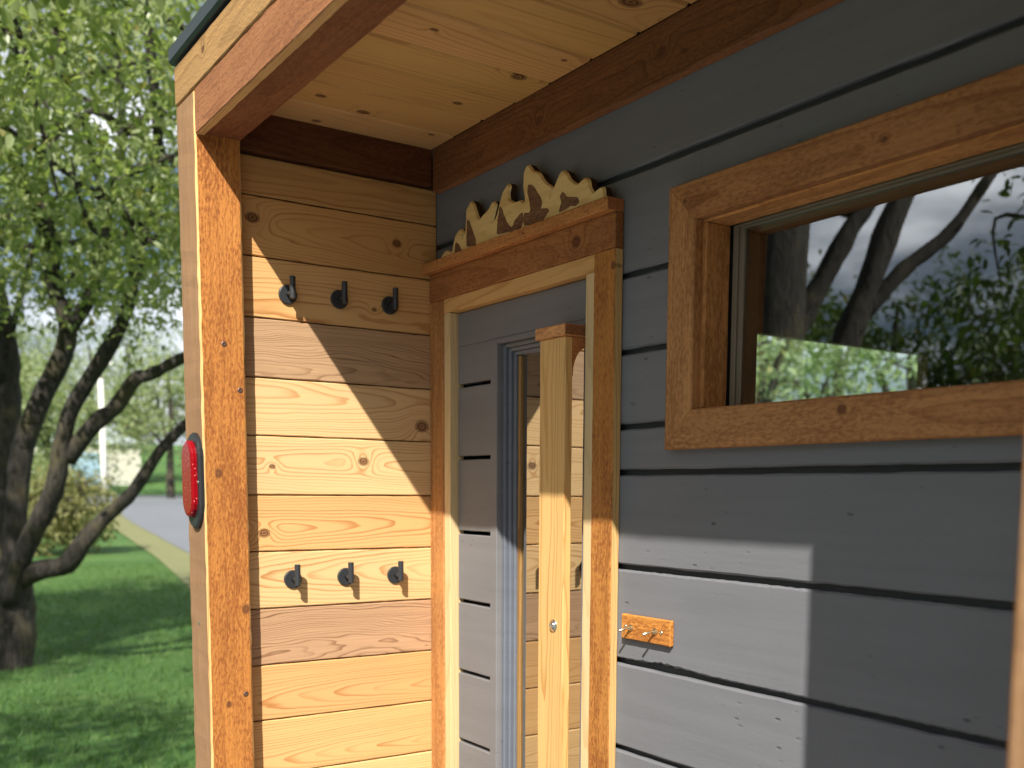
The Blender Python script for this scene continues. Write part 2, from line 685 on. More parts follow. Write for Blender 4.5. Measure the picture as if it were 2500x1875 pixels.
# --- header beam under the ceiling on the front wall
hb = board('wall_header', (.02, 2.055), (-.022, .0), (.7227, .83), 'x', '-y', M_dark, cabin, ch=.0025,
           facemats={'-z': M_red}, knots=[(.50, -.022, .765, .012), (.9, -.022, .775, .012), (1.25, -.022, .76, .009)], tint=(1.0, .95, .9))

# --- cedar lined wall on the left of the porch
V, Fs = boxvf(-.085, -.0075, -.5175, 0.015, FLOOR, .82)
cw = mesh('cedar_wall', V, Fs, M_joint, cabin)
cz = [.7368, .6481, .5124, .374, .2371, .1028, -.0368, -.171, -.308, -.4449, -.5802, -.7167, -.853, -.99, FLOOR]
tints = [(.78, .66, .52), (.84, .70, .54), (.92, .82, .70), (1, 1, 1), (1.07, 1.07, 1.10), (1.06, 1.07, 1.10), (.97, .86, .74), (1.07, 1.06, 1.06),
         (1.02, .98, 1.0), (.95, .82, .70), (.99, .88, .76), (1.04, 1.0, .95), (1, 1, 1), (1, 1, 1)]
cknots = {1: [(0, -.478, .598, .014), (0, -.112, .590, .011)], 2: [(0, -.175, .423, .006), (0, -.262, .43, .007)], 4: [(0, -.044, .142, .018)],
          5: [(0, -.209, .048, .0125), (0, -.443, .031, .007)], 6: [(0, -.466, -.127, .012)]}
rings = {1: (.00, -.030, .055), 2: (-.05, -.07, .01), 4: (.03, -.035, -.04), 5: (.01, -.032, .03), 6: (-.01, -.028, -.05), 7: (.01, -.040, .06),
         9: (-.02, -.028, .055), 10: (-.035, -.024, .06), 11: (0, -.03, -.05)}
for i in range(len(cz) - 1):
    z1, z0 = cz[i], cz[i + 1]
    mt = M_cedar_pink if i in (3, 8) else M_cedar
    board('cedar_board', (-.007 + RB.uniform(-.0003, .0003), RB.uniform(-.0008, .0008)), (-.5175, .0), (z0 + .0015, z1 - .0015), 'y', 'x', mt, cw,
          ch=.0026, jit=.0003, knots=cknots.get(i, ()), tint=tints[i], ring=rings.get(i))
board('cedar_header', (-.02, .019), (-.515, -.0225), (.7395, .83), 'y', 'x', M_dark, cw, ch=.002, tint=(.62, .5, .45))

# --- mirrored wall on the right of the porch
board('side_wall', (2.055, 2.085), (-.5175, .0), (FLOOR, .93), 'z', '-x', M_cedar, cabin, ch=.002, seg=2)

# --- ceiling boards of the porch
V, Fs = boxvf(-.08, 2.12, -.60, .02, .860, .90)
ceil = mesh('porch_ceiling', V, Fs, M_core, cabin)
kx = [.012, .138, .270, .409, .546, .6914, .8384, .978, 1.117, 1.255, 1.394, 1.533, 1.672, 1.81, 1.95, 2.085]
kx[0] = -.02
cek = {0: [(.043, -.337, .826, .010), (.119, -.078, .826, .008)], 1: [(.197, -.389, .826, .011), (.161, -.273, .826, .013)],
       2: [(.333, -.126, .826, .010)], 3: [(.536, -.098, .826, .016)], 4: [(.631, -.344, .826, .008), (.66, -.07, .826, .007)], 6: [(.928, -.117, .826, .020)]}
for i in range(len(kx) - 1):
    t = RB.uniform(.80, 1.08)
    board('ceiling_board', (kx[i] + .0020, kx[i + 1] - .0020), (-.60, -.0225 + RB.uniform(-.001, .0015)), (.8262 + RB.uniform(-.0012, .0012), .848), 'y', '-z', M_pine, ceil,
          ch=.0042, jit=.0003, knots=cek.get(i, ()), tint=(t, t * RB.uniform(.96, 1.02), t * RB.uniform(.88, 1.05)),
          ring=(RB.uniform(-.07, .07), -.05, RB.uniform(-.06, .06)))

# --- posts
for (a, b) in ((-.087, .050), (2.005, 2.142)):
    po = board('porch_post', (a, b), (YF, YB), (FLOOR - .1, ZF - .002), 'z', 'x', M_stain, cabin, ch=.0045, jit=.0005, seg=80,
               facemats={'-y': M_weather, 'chamfer': M_light}, knots=[(.05, -.585, .012, .010), (.05, -.53, -.30, .011), (.05, -.575, -.52, .008)],
               tint=(1, 1, 1), ring=(.06, -.05, .01))
    for (yy, zz) in (((-.566, .30), (-.532, .20), (-.535, -.50)) if a < 1 else ()):
        V, Fs = lathe((b + .0002, yy, zz), (1, 0, 0), [(.0062, -.004), (.0062, .0004), (.0045, .0012), (.0015, .0008), (.0012, -.0006), (.0005, -.0006)], 14)
        mesh('screw_head', local(V, po), Fs, M_screw, po, smooth=False)
V, Fs = lathe((-.018, YF - .0002, -.335), (0, -1, 0), [(.005, -.003), (.005, .0008), (.003, .0018), (.0005, .0018)], 12)
po = [o for o in cabin.children if o.name.startswith('porch_post')][0]
mesh('screw_head', local(V, po), Fs, M_steel, po)

# --- front beam: a rough outer board with a second one behind it
board('front_beam', (.0502, 2.0048), (YF + .0015, -.5965), (ZB, ZF - .002), 'x', '-y', M_red, cabin, ch=.0018, jit=.0006, seg=90,
      facemats={'-z': M_light}, tint=(1.05, 1, 1))
board('rear_beam', (.0502, 2.0048), (-.5962, YB), (ZB + .0035, .8245), 'x', '-z', M_red, cabin, ch=.002, jit=.0006, seg=90, tint=(.74, .62, .56), ring=(.02, -.03, .02))
# --- fascia over posts and beam, with the roof edge on it
board('fascia_board', (-.0885, 2.145), (YF - .0012, -.585), (ZF, .920), 'x', '-y', M_fascia, cabin, ch=.002, jit=.0006, seg=90,
      knots=[(.13, YF, .89, .010)], ring=(-.02, -.022, .02))
roof = board('roof', (-.099, 2.17), (YF - .012, 2.45), (.926, .964), 'x', '-y', M_roof, cabin, ch=.006, jit=.0002, seg=8)
board('roof_deck', (-.085, 2.14), (-.58, 2.42), (.90, .9255), 'x', '-y', M_core, cabin, seg=2)
board('porch_floor', (-.1, 2.15), (-.66, .0), (FLOOR - .06, FLOOR), 'x', 'z', plain('grey deck mat', (.105, .09, .075), .85, 0, .2, 60, .002, .3, 20), cabin, seg=4)

# --- rest of the cabin: interior and far walls
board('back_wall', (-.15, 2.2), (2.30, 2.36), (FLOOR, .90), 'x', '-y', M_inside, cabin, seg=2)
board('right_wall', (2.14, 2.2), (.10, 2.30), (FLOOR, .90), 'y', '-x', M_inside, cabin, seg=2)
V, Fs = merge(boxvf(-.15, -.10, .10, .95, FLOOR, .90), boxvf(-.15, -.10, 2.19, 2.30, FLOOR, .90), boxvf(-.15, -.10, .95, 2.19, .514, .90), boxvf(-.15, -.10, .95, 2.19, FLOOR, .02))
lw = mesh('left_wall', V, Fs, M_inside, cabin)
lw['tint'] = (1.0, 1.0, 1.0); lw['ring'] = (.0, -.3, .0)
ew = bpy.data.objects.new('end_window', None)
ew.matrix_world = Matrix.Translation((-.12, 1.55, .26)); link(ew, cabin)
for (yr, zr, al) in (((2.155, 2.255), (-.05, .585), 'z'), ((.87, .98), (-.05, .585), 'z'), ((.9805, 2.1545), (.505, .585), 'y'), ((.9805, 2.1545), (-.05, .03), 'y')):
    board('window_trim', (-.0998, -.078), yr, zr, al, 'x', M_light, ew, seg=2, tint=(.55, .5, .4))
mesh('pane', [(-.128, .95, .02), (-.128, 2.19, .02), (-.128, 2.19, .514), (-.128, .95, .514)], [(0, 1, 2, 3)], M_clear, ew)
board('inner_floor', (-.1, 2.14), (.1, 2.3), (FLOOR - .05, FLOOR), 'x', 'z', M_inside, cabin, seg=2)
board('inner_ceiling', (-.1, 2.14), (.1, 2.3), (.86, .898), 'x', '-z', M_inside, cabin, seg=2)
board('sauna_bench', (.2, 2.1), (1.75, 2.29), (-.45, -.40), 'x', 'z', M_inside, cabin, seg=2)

# --- trim round the door
TD = -.0218
door_trim = bpy.data.objects.new('door_frame', None)
door_trim.matrix_world = Matrix.Translation((.385, 0, FLOOR)); link(door_trim, cabin)
board('side_trim', (.0012, .0713), (TD, -.0004), (FLOOR, .4536), 'z', '-y', M_trim, door_trim, ch=.002, jit=.0004, tint=(1.15, 1.1, .95))
board('side_trim', (.7016, .7709), (TD, -.0004), (FLOOR, .4536), 'z', '-y', M_stain, door_trim, ch=.002, jit=.0004,
      facemats={'x': M_light}, knots=[(.765, TD, .42, .007)], tint=(.95, 1.0, 1.0))
board('head_trim', (.0012, .7709), (TD - .0005, -.0004), (.4543, .5225), 'x', '-y', M_trim, door_trim, ch=.002, jit=.0004, seg=60,
      knots=[(.641, TD, .487, .0145)], tint=(.86, .72, .62))
board('head_ledge', (.0012, .7709), (-.0424, -.0004), (.5228, .5476), 'x', '-y', M_trim, door_trim, ch=.0015, jit=.0003, seg=60,
      facemats={'x': M_red}, knots=[(.47, -.042, .535, .004)], tint=(1.25, 1.12, .95))
# pale stops inside the trim
board('door_stop', (.0716, .1019), (-.0185, .0215), (FLOOR, .4185), 'z', '-y', M_pale, door_trim, ch=.0015, jit=.0003)
board('door_stop', (.6710, .7013), (-.0185, .0215), (FLOOR, .4185), 'z', '-y', M_pale, door_trim, ch=.0015, jit=.0003)
board('door_stop', (.0716, .7013), (-.0188, .0215), (.4188, .4538), 'x', '-y', M_light, door_trim, ch=.0015, jit=.0004, tint=(.98, .9, .85))

# --- the door
DY = .0035
door = bpy.data.objects.new('door', None)
door.matrix_world = Matrix.Translation((.385, .02, FLOOR)); link(door, cabin)
GX0, GX1, GZ1 = .283, .655, .325     # recess for the glazing
dz = [.417, .243, .064, -.1226, -.298, -.480, -.662, -.84, -1.02, FLOOR + .01]
for i in range(len(dz) - 1):
    z1, z0 = dz[i], dz[i + 1]
    g = .0095 if i else 0
    if i == 0:
        board('door_panel', (.1062, .6705), (DY, .030), (.335, z1), 'x', '-y', M_doorpaint, door, ch=.0015, jit=.0002, cap=False)
        board('door_panel', (.1062, .2650), (DY, .030), (z0, .3349), 'x', '-y', M_doorpaint, door, ch=.0015, jit=.0002, cap=False)
    else:
        board('door_panel', (.1062, .2650), (DY, .030), (z0, z1 - g), 'x', '-y', M_doorpaint, door, ch=.0022, jit=.0003, cap=False)
# raised casing round the glass
board('glass_casing', (.2652, GX0 + .012), (DY - .0028, .028), (FLOOR + .01, .3349), 'z', '-y', M_doorpaint, door, ch=.0015, jit=.0002)
board('glass_casing', (GX0 + .0122, .6705), (DY - .0025, .028), (GZ1 - .002, .3349), 'x', '-y', M_doorpaint, door, ch=.0015, jit=.0002)
board('glass_casing', (.6400, .6705), (DY - .0028, .028), (FLOOR + .01, GZ1 - .0022), 'z', '-y', M_doorpaint, door, ch=.0015, jit=.0002)
board('bottom_rail', (.2652, .6705), (DY + .028, .034), (FLOOR, FLOOR + .1), 'x', '-y', M_doorpaint, door, seg=1)
# stepped glazing beads (their +x faces are seen)
bx = GX0 + .0122
for k, (w, y0) in enumerate(((.012, .016), (.012, .024), (.011, .031))):
    board('glazing_bead', (bx, bx + w), (y0, .052), (FLOOR + .01, GZ1 - .0025 - .009 * k), 'z', '-y', M_bluegrey, door, ch=.0022, jit=.0002, tint=(1, 1, 1))
    board('glazing_bead', (bx + w + .0003, .6398), (y0, .052), (GZ1 - .0025 - .009 * (k + 1), GZ1 - .0028 - .009 * k), 'x', '-y', M_doorpaint, door, ch=.0015, jit=.0002)
    bx += w
board('glazing_liner', (bx + .0003, bx + .010), (.0375, .052), (FLOOR + .01, GZ1 - .031), 'z', '-y', M_light, door, ch=.001, tint=(.45, .40, .34))
mesh('pane', [(bx + .005, .044, FLOOR + .02), (.645, .044, FLOOR + .02), (.645, .044, GZ1 - .03), (bx + .005, .044, GZ1 - .03)], [(0, 1, 2, 3)], M_doorglass, door)
# tall wooden pull handle with a cap
HY0, HY1 = -.0585, -.0385
HX0, HX1 = .5640, .6570
hd = bpy.data.objects.new('door_handle', None)
hd.matrix_world = Matrix.Translation((.61, -.05, -.4)); link(hd, door)
# sub-parts would be a fourth level, so the pieces hang on the door itself
bpy.data.objects.remove(hd)
board('door_handle', (HX0, HX1), (HY0, HY1), (-1.0, .2945), 'z', '-y', M_light, door, ch=.0022, jit=.0002, ring=(.02, -.03, .012), tint=(1.02, 1.0, .95))
board('handle_cap', (HX0 - .010, HX1 + .006), (HY0 - .006, -.0005), (.2948, .3185), 'x', '-y', M_trim, door, ch=.0015, jit=.0005, seg=20, tint=(1.5, 1.5, 1.6), facemats={'x': M_dark})
# curved bracket behind the cap
prof = [(-.0383, .2943), (-.002, .2943), (-.002, .262)]
for k in range(7):
    t = k / 6 * math.pi / 2
    prof.append((-.0383 + .0363 * (1 - math.sin(t)) + .0, .215 + .047 * math.cos(t)))
prof = [(-.0383, .2943), (-.001, .2943), (-.001, .275)] + [(-.001 - .0373 * math.sin(t * math.pi / 12), .275 - .060 * (1 - math.cos(t * math.pi / 12))) for t in range(1, 7)]
V = [(x, y, z) for x in (HX0 + .004, HX1 - .001) for (y, z) in prof]
n = len(prof)
Fs = [tuple(range(n)), tuple(reversed(range(n, 2 * n)))] + [(i, i + n, (i + 1) % n + n, (i + 1) % n) for i in range(n)]
br_ = mesh('handle_bracket', local(V, door), [tuple(reversed(f)) for f in Fs], M_trim, door)
br_['tint'] = (1.2, 1.0, .9); br_['ring'] = (0., -.2, 0.)
V, Fs = lathe((.6235, HY0, -.306), (0, -1, 0), [(.0135, -.002), (.0135, .002), (.0115, .0035), (.009, .0032), (.0088, .0055), (.0065, .0072), (.003, .0078), (.0028, .0045), (.0005, .0045)], 24)
mesh('handle_bolt', local(V, door), Fs, M_steel, door, smooth=True)

# --- the long window
WX0, WX1, WZ0, WZ1 = .9999, 1.88, .1275, .4620     # inner edge of the trim
OX0, OX1, OZ0, OZ1 = .9285, 1.95, .0570, .5290
TW = -.0225
win = bpy.data.objects.new('window', None)
win.matrix_world = Matrix.Translation((1.45, 0, .3)); link(win, cabin)


def mitred(name, outer0, outer1, inner0, inner1, axis_len, mat, knots=(), tint=(1, 1, 1), y0=TW, y1=-.0008):
    """a mitred trim board; the four front corners in (x, z)"""
    a, b, c, d = outer0, outer1, inner1, inner0
    ax = AX[axis_len]; az = AX['-y']; ay = az.cross(ax)
    cx = sum(q[0] for q in (a, b, c, d)) / 4; cz_ = sum(q[1] for q in (a, b, c, d)) / 4
    mw = Matrix((ax, ay, az)).transposed().to_4x4(); mw.translation = Vector((cx, (y0 + y1) / 2, cz_))
    inv = mw.inverted()
    k = .0028
    ctr = Vector((cx, 0, cz_))
    V = []
    e = {0: (a, b), 1: (d, c)}
    # cross-section rows from outer back to inner back, along the length in N steps
    N = 50
    rows = []
    for t in range(N + 1):
        u = t / N
        o_ = Vector((a[0] + (b[0] - a[0]) * u, 0, a[1] + (b[1] - a[1]) * u))
        i_ = Vector((d[0] + (c[0] - d[0]) * u, 0, d[1] + (c[1] - d[1]) * u))
        w = (i_ - o_); wl = w.length; w.normalize()
        jj = [RB.gauss(0, .0004) for _ in range(4)]
        sec = [(o_, y1), (o_, y0 + k), (o_ + w * (k + jj[0]), y0 + jj[1] * .5), (o_ + w * (wl - k + jj[2]), y0 + jj[3] * .5), (i_, y0 + k), (i_, y1)]
        rows.append([inv @ Vector((q.x, yy, q.z)) for q, yy in sec])
    V = [q for r in rows for q in r]
    Fs = []
    for t in range(N):
        for j in range(6):
            j2 = (j + 1) % 6
            Fs.append((t * 6 + j, (t + 1) * 6 + j, (t + 1) * 6 + j2, t * 6 + j2))
    Fs.append(tuple(range(6))); Fs.append(tuple(reversed(range(N * 6, N * 6 + 6))))
    o = mesh(name, V, Fs, mat, win, mw=mw)
    o['tint'] = tint; o['ring'] = (RB.uniform(-.02, .02), -.035, RB.uniform(-.03, .03))
    for nm, kk in zip(('knot_a', 'knot_b', 'knot_c'), list(knots) + [None] * (3 - len(knots))):
        if kk is None: o[nm] = (50., 50., .0001)
        else:
            q = inv @ Vector(kk[:3]); o[nm] = (q.x, q.y, kk[3])
    import bmesh
    bm = bmesh.new(); bm.from_mesh(o.data); bmesh.ops.recalc_face_normals(bm, faces=bm.faces); bm.to_mesh(o.data); bm.free()
    return o


e_ = .0004
mitred('window_trim', (OX0, OZ0 + e_), (OX0, OZ1 - e_), (WX0, WZ0 + e_), (WX0, WZ1 - e_), 'z', M_trim, knots=[(.985, TW, .485, .004)], tint=(1.05, 1.05, 1.0))
mitred('window_trim', (OX0 + e_, OZ0), (OX1 - e_, OZ0), (WX0 + e_, WZ0), (WX1 - e_, WZ0), 'x', M_trim, knots=[(1.345, TW, .1075, .0085)], tint=(.98, .95, .92))
mitred('window_trim', (OX0 + e_, OZ1), (OX1 - e_, OZ1), (WX0 + e_, WZ1), (WX1 - e_, WZ1), 'x', M_trim, knots=[(1.404, TW, .491, .0055), (.972, TW, .497, .004)], tint=(.92, .86, .82))
mitred('window_trim', (OX1, OZ0 + e_), (OX1, OZ1 - e_), (WX1, WZ0 + e_), (WX1, WZ1 - e_), 'z', M_trim)
JX, JB = 1.0082, .0587
# reveal boards, a little back from the trim
board('jamb', (.9905, JX), (-.0006, JB), (WZ0 + .0032, WZ1 - .0035), 'z', 'x', M_trim, win, ch=.0018, jit=.0002, ring=(.01, -.03, .02), tint=(1.15, 1.12, .95))
board('jamb', (WX1 - .008, WX1 + .01), (-.0006, JB), (WZ0 + .0032, WZ1 - .0035), 'z', '-x', M_trim, win, ch=.0018, jit=.0002)
board('jamb', (.9905, WX1 + .01), (-.0006, JB), (WZ1 - .0033, WZ1 + .012), 'x', '-z', M_trim, win, ch=.0018, jit=.0003, tint=(1.5, 1.42, 1.2))
board('jamb', (.9905, WX1 + .01), (-.0006, JB), (WZ0 - .012, WZ0 + .003), 'x', 'z', M_trim, win, ch=.0018, jit=.0003, tint=(1.3, 1.25, 1.1))
# vinyl frame in two steps, then the glass
fx0, fx1 = JX + .0052, WX1 - .009
fz0, fz1 = WZ0 + .0032, WZ1 - .0036
for (w0, w1, y0) in ((0, .0125, JB + .0005), (.0125, .0240, JB + .0045)):
    board('sash_frame', (fx0 + w0, fx0 + w1), (y0, .105), (fz0, fz1), 'z', '-y', M_vinyl, win, ch=.0015, jit=.0001, seg=2)
    board('sash_frame', (fx1 - w1, fx1 - w0), (y0, .105), (fz0, fz1), 'z', '-y', M_vinyl, win, ch=.0015, jit=.0001, seg=2)
    h = .35
    board('sash_frame', (fx0 + w1, fx1 - w1), (y0, .105), (fz1 - w1 * h, fz1 - w0 * h), 'x', '-y', M_vinyl, win, ch=.001, jit=.0001, seg=2)
    board('sash_frame', (fx0 + w1, fx1 - w1), (y0, .105), (fz0 + w0 * h * .3, fz0 + w1 * h * .3), 'x', '-y', M_vinyl, win, ch=.001, jit=.0001, seg=2)
V = [(fx0 + .021, .0655, fz0 - .002), (fx1 - .021, .0655, fz0 - .002), (fx1 - .021, .0655, fz1 - .004), (fx0 + .021, .0655, fz1 - .004)]
V = [(x, y + (z - fz0) * .0145, z) for x, y, z in V]      # the sealed pane leans inwards by under a degree
mesh('pane', V, [(0, 1, 2, 3)], M_glass, win)

# ================================================================== THINGS ON THE CABIN
# coat hooks
HK = [(-.3984, -.2393, 'lower row, nearest the porch post', .3), (-.261, -.2385, 'lower row, middle one of three', .3),
      (-.125, -.2394, 'lower row, nearest the door', .3), (-.398, .4335, 'upper row, half in sunlight', .3),
      (-.2685, .4366, 'upper row, middle one of three', .3), (-.134, .4367, 'upper row, nearest the door', .3)]


def make_hook():
    h = empty('coat_hook', (0, 0, 0))
    mesh('base_plate', *lathe((0, 0, 0), (1, 0, 0), [(.0222, .0), (.0222, .0042), (.0214, .0055), (.0205, .0060), (.0005, .0060)], 40), M_hook, h, smooth=False)
    V, Fs = lathe((0, 0, 0), (1, 0, 0), [(.0055, .005), (.0055, .034)], 20)
    mesh('stem', V, Fs, M_hook, h, smooth=True)
    V, Fs = lathe((.0345, 0, -.0135), (0, 0, 1), [(.0062, 0), (.0070, .0008), (.0070, .0502), (.0062, .0510), (.0055, .0510), (.0052, .0495), (.0005, .0495)], 24)
    mesh('peg', V, Fs, M_hook, h)
    return h


hook0 = make_hook()
for i, (y, z, where, _) in enumerate(HK):
    if i == 0:
        h = hook0
    else:
        h = hook0.copy()
        COL.objects.link(h)
        for c in list(hook0.children):
            d = c.copy()
            COL.objects.link(d)
            d.parent = h
            d.matrix_parent_inverse = Matrix.Identity(4)
    h.location = (.0004, y, z)
    tag(h, 'black coat hook with round plate on cedar wall, ' + where, 'coat hook', 'black coat hooks on the cedar wall')

# carved mountain range standing on the ledge over the door
OUT = [(0.0786, 0.549), (0.0872, 0.5587), (0.1072, 0.5672), (0.124, 0.5623), (0.1379, 0.5564), (0.1462, 0.5798), (0.1573, 0.5959), (0.1816, 0.6047), (0.1923, 0.5943), (0.1875, 0.5772), (0.2003, 0.5902), (0.2056, 0.6173), (0.2057, 0.6403), (0.2292, 0.6586), (0.2432, 0.6463), (0.2524, 0.628), (0.2667, 0.6063), (0.2829, 0.6142), (0.3077, 0.6214), (0.3297, 0.6368), (0.3423, 0.6251), (0.3346, 0.6109), (0.325, 0.5908), (0.3226, 0.5864), (0.3443, 0.5991), (0.3562, 0.6233), (0.3703, 0.6468), (0.3936, 0.6602), (0.402, 0.6516), (0.3956, 0.6388), (0.3976, 0.624), (0.4169, 0.6139), (0.4441, 0.6132), (0.4585, 0.6033), (0.4611, 0.6102), (0.4537, 0.6352), (0.4561, 0.6673), (0.4657, 0.6777), (0.4744, 0.6809), (0.4854, 0.6707), (0.492, 0.6634), (0.5178, 0.6531), (0.5328, 0.6355), (0.5455, 0.6247), (0.5704, 0.6107), (0.5644, 0.6012), (0.5563, 0.5895), (0.5724, 0.6106), (0.5923, 0.6332), (0.6042, 0.6381), (0.6182, 0.6299), (0.6322, 0.612), (0.6557, 0.5977), (0.667, 0.6011), (0.682, 0.606), (0.6953, 0.5982), (0.7012, 0.5804), (0.7117, 0.5685), (0.7233, 0.5733), (0.737, 0.5755), (0.745, 0.5711), (0.7483, 0.5541), (0.7562, 0.5502)]
PAT = [[(0.1541, 0.5506), (0.158, 0.5747), (0.1716, 0.5683), (0.1824, 0.5585), (0.1888, 0.5483)],
       [(0.2133, 0.5537), (0.2107, 0.5828), (0.2144, 0.6153), (0.2238, 0.6134), (0.2327, 0.6002), (0.2456, 0.5762), (0.2523, 0.5673), (0.2559, 0.551)],
       [(0.3492, 0.5568), (0.3538, 0.5968), (0.3609, 0.616), (0.3728, 0.6062), (0.3776, 0.5968), (0.388, 0.5802), (0.3997, 0.5671), (0.4136, 0.5619), (0.4273, 0.5723), (0.4453, 0.5816), (0.4564, 0.5828), (0.4605, 0.566), (0.4522, 0.5536), (0.4274, 0.5533), (0.4021, 0.5534)],
       [(0.461, 0.5539), (0.4615, 0.5803), (0.4786, 0.5764), (0.4873, 0.5811), (0.4849, 0.6001), (0.4746, 0.6209), (0.4771, 0.637), (0.4932, 0.6347), (0.5084, 0.6179), (0.5214, 0.6036), (0.5313, 0.5878), (0.526, 0.5752), (0.5553, 0.5725), (0.5554, 0.5645), (0.5326, 0.551), (0.4876, 0.552)],
       [(0.5944, 0.5542), (0.6022, 0.5703), (0.5979, 0.5868), (0.6058, 0.5939), (0.6138, 0.5899), (0.6199, 0.5809), (0.6608, 0.5701), (0.666, 0.561), (0.6554, 0.5535), (0.6359, 0.5587), (0.6203, 0.5554)]]


def smooth_poly(p, it=1):
    for _ in range(it):
        q = [p[0]]
        for a, b in zip(p[:-1], p[1:]):
            q += [(a[0] * .87 + b[0] * .13, a[1] * .87 + b[1] * .13), (a[0] * .13 + b[0] * .87, a[1] * .13 + b[1] * .87)]
        q.append(p[-1])
        p = q
    return p


m, p = newmat('carved pale wood')
v = worldpos()
a = noise(v, 60, 3, .6)
b = noise(comb(sep(v)[0] * 12, sep(v)[1] * 12, sep(v)[2] * 70), 1, 3)
put(p, 'Base Color', mixc(sstep(b, .35, .8), (.76, .55, .24), (.60, .38, .13)))
put(p, 'Roughness', .7)
bump(p, a + b, .0012)
M_carve = m
m, p = newmat('rough dark bark face')
v = worldpos()
b = noise(comb(sep(v)[0] * 70, sep(v)[1] * 70, sep(v)[2] * 300), 1, 4, .65)
put(p, 'Base Color', mixc(sstep(b, .35, .7), (.13, .055, .025), (.26, .13, .06)))
put(p, 'Roughness', .85)
bump(p, b, .0025)
M_bark_face = m

carv = empty('mountain_carving', (.42, -.022, .548),
             'carved mountain range of pale wood with dark brown faces standing above the door', 'wood carving')
import bmesh


def slab(name, poly, yf, yb, mat, parent, inset=0.0, taper=0.0, side=None):
    bm = bmesh.new()
    vs = [bm.verts.new((x, yf, z)) for x, z in poly]
    f = bm.faces.new(vs)
    bmesh.ops.recalc_face_normals(bm, faces=[f])
    if f.normal.y > 0: f.normal_flip()
    r = bmesh.ops.extrude_face_region(bm, geom=[f])
    for v_ in [g for g in r['geom'] if isinstance(g, bmesh.types.BMVert)]: v_.co.y = yb
    bm.faces.ensure_lookup_table()
    bmesh.ops.recalc_face_normals(bm, faces=bm.faces)
    if inset:
        ff = [q for q in bm.faces if len(q.verts) == len(poly) and abs(q.calc_center_median().y - yf) < 1e-5]
        tri = bmesh.ops.inset_region(bm, faces=ff, thickness=inset, depth=0, use_even_offset=False)
        for q in ff:
            for v_ in q.verts: v_.co.y -= taper
    bm.normal_update()
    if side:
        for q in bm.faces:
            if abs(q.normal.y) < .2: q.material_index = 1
    bmesh.ops.triangulate(bm, faces=bm.faces)
    me = bpy.data.meshes.new(name)
    bm.to_mesh(me); bm.free()
    me.materials.append(mat)
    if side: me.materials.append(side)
    o = bpy.data.objects.new(name, me)
    inv = parent.matrix_world.inverted()
    me.transform(inv)
    COL.objects.link(o); o.parent = parent
    return o


outl = smooth_poly(OUT, 1) + [(.7562, .5478), (.0786, .5478)]
slab('range_body', outl, -.0270, -.0120, M_carve, carv, inset=.0034, taper=.0060, side=plain('shade dark edge', (.055, .026, .012), .85, 0, .2, 200, .0005, .4, 60))  # side faces coloured dark to give the shadow beside each peak
for pt in PAT:
    pts = smooth_poly(pt + [pt[0]], 1)[:-1]
    rr = random.Random(3)
    pts = [(x + rr.gauss(0, .0008), max(.5485, z + rr.gauss(0, .0010))) for x, z in pts]
    slab('bark_face', pts, -.0342, -.0325, M_bark_face, carv)

# toggle switch block
blk = empty('switch_block', (.87, 0, -.291), 'small orange wooden block with two metal toggle levers on grey planks', 'switch block')
bb = board('block', (.7966, .9455), (-.0125, -.0018), (-.3150, -.2655), 'x', '-y', M_stain, blk, ch=.0018, jit=.0003, tint=(1.12, 1.15, 1.05), seg=12)
for (tx, tz, ex, ez) in ((.8287, -.2905, .8225, -.2958), (.9033, -.2895, .897, -.2945)):
    V, Fs = lathe((tx, -.0125, tz), (0, -1, 0), [(.0072, 0), (.0072, .0022), (.0050, .0024), (.0048, .0062), (.0025, .0068), (.0005, .0068)], 6)
    t = mesh('toggle_switch', local(V, blk), Fs, M_brass, blk)
    V, Fs = tube([(tx, -.018, tz), ((tx + ex) / 2, -.027, (tz + ez) / 2), (ex, -.0385, ez), (ex - .0002, -.0395, ez - .0003)], [.0020, .0023, .0030, .0020], 12)
    mesh('lever', local(V, t), Fs, M_brass, t, smooth=True)
for tx, tz in ((.8110, -.2895), (.9200, -.2905)):
    V, Fs = lathe((tx, -.0125, tz), (0, -1, 0), [(.0042, 0), (.0042, .0006), (.0035, .0018), (.0012, .0024), (.0010, .0010), (.0003, .0010)], 14)
    mesh('screw_head', local(V, blk), Fs, M_brass, blk, smooth=True)

# red marker light on the front of the post
lamp = empty('marker_light', (-.003, YF, -.004), 'red oval trailer marker light in black grommet on the corner post', 'marker light')


def stadium(cx, cz_, hw, hh, y, n=10):
    pts = []
    for k in range(n + 1):
        t = math.pi * k / n
        pts.append((cx + hw * math.cos(t), y, cz_ + (hh - hw) + hw * math.sin(t)))
    for k in range(n + 1):
        t = math.pi + math.pi * k / n
        pts.append((cx + hw * math.cos(t), y, cz_ - (hh - hw) + hw * math.sin(t)))
    return pts


def loft(sections):
    n = len(sections[0])
    V = [p_ for s_ in sections for p_ in s_]
    Fs = []
    for i in range(len(sections) - 1):
        for k in range(n):
            k2 = (k + 1) % n
            Fs.append((i * n + k, (i + 1) * n + k, (i + 1) * n + k2, i * n + k2))
    Fs.append(tuple(range(n)))
    Fs.append(tuple(reversed(range((len(sections) - 1) * n, len(sections) * n))))
    return V, [tuple(reversed(f)) for f in Fs]


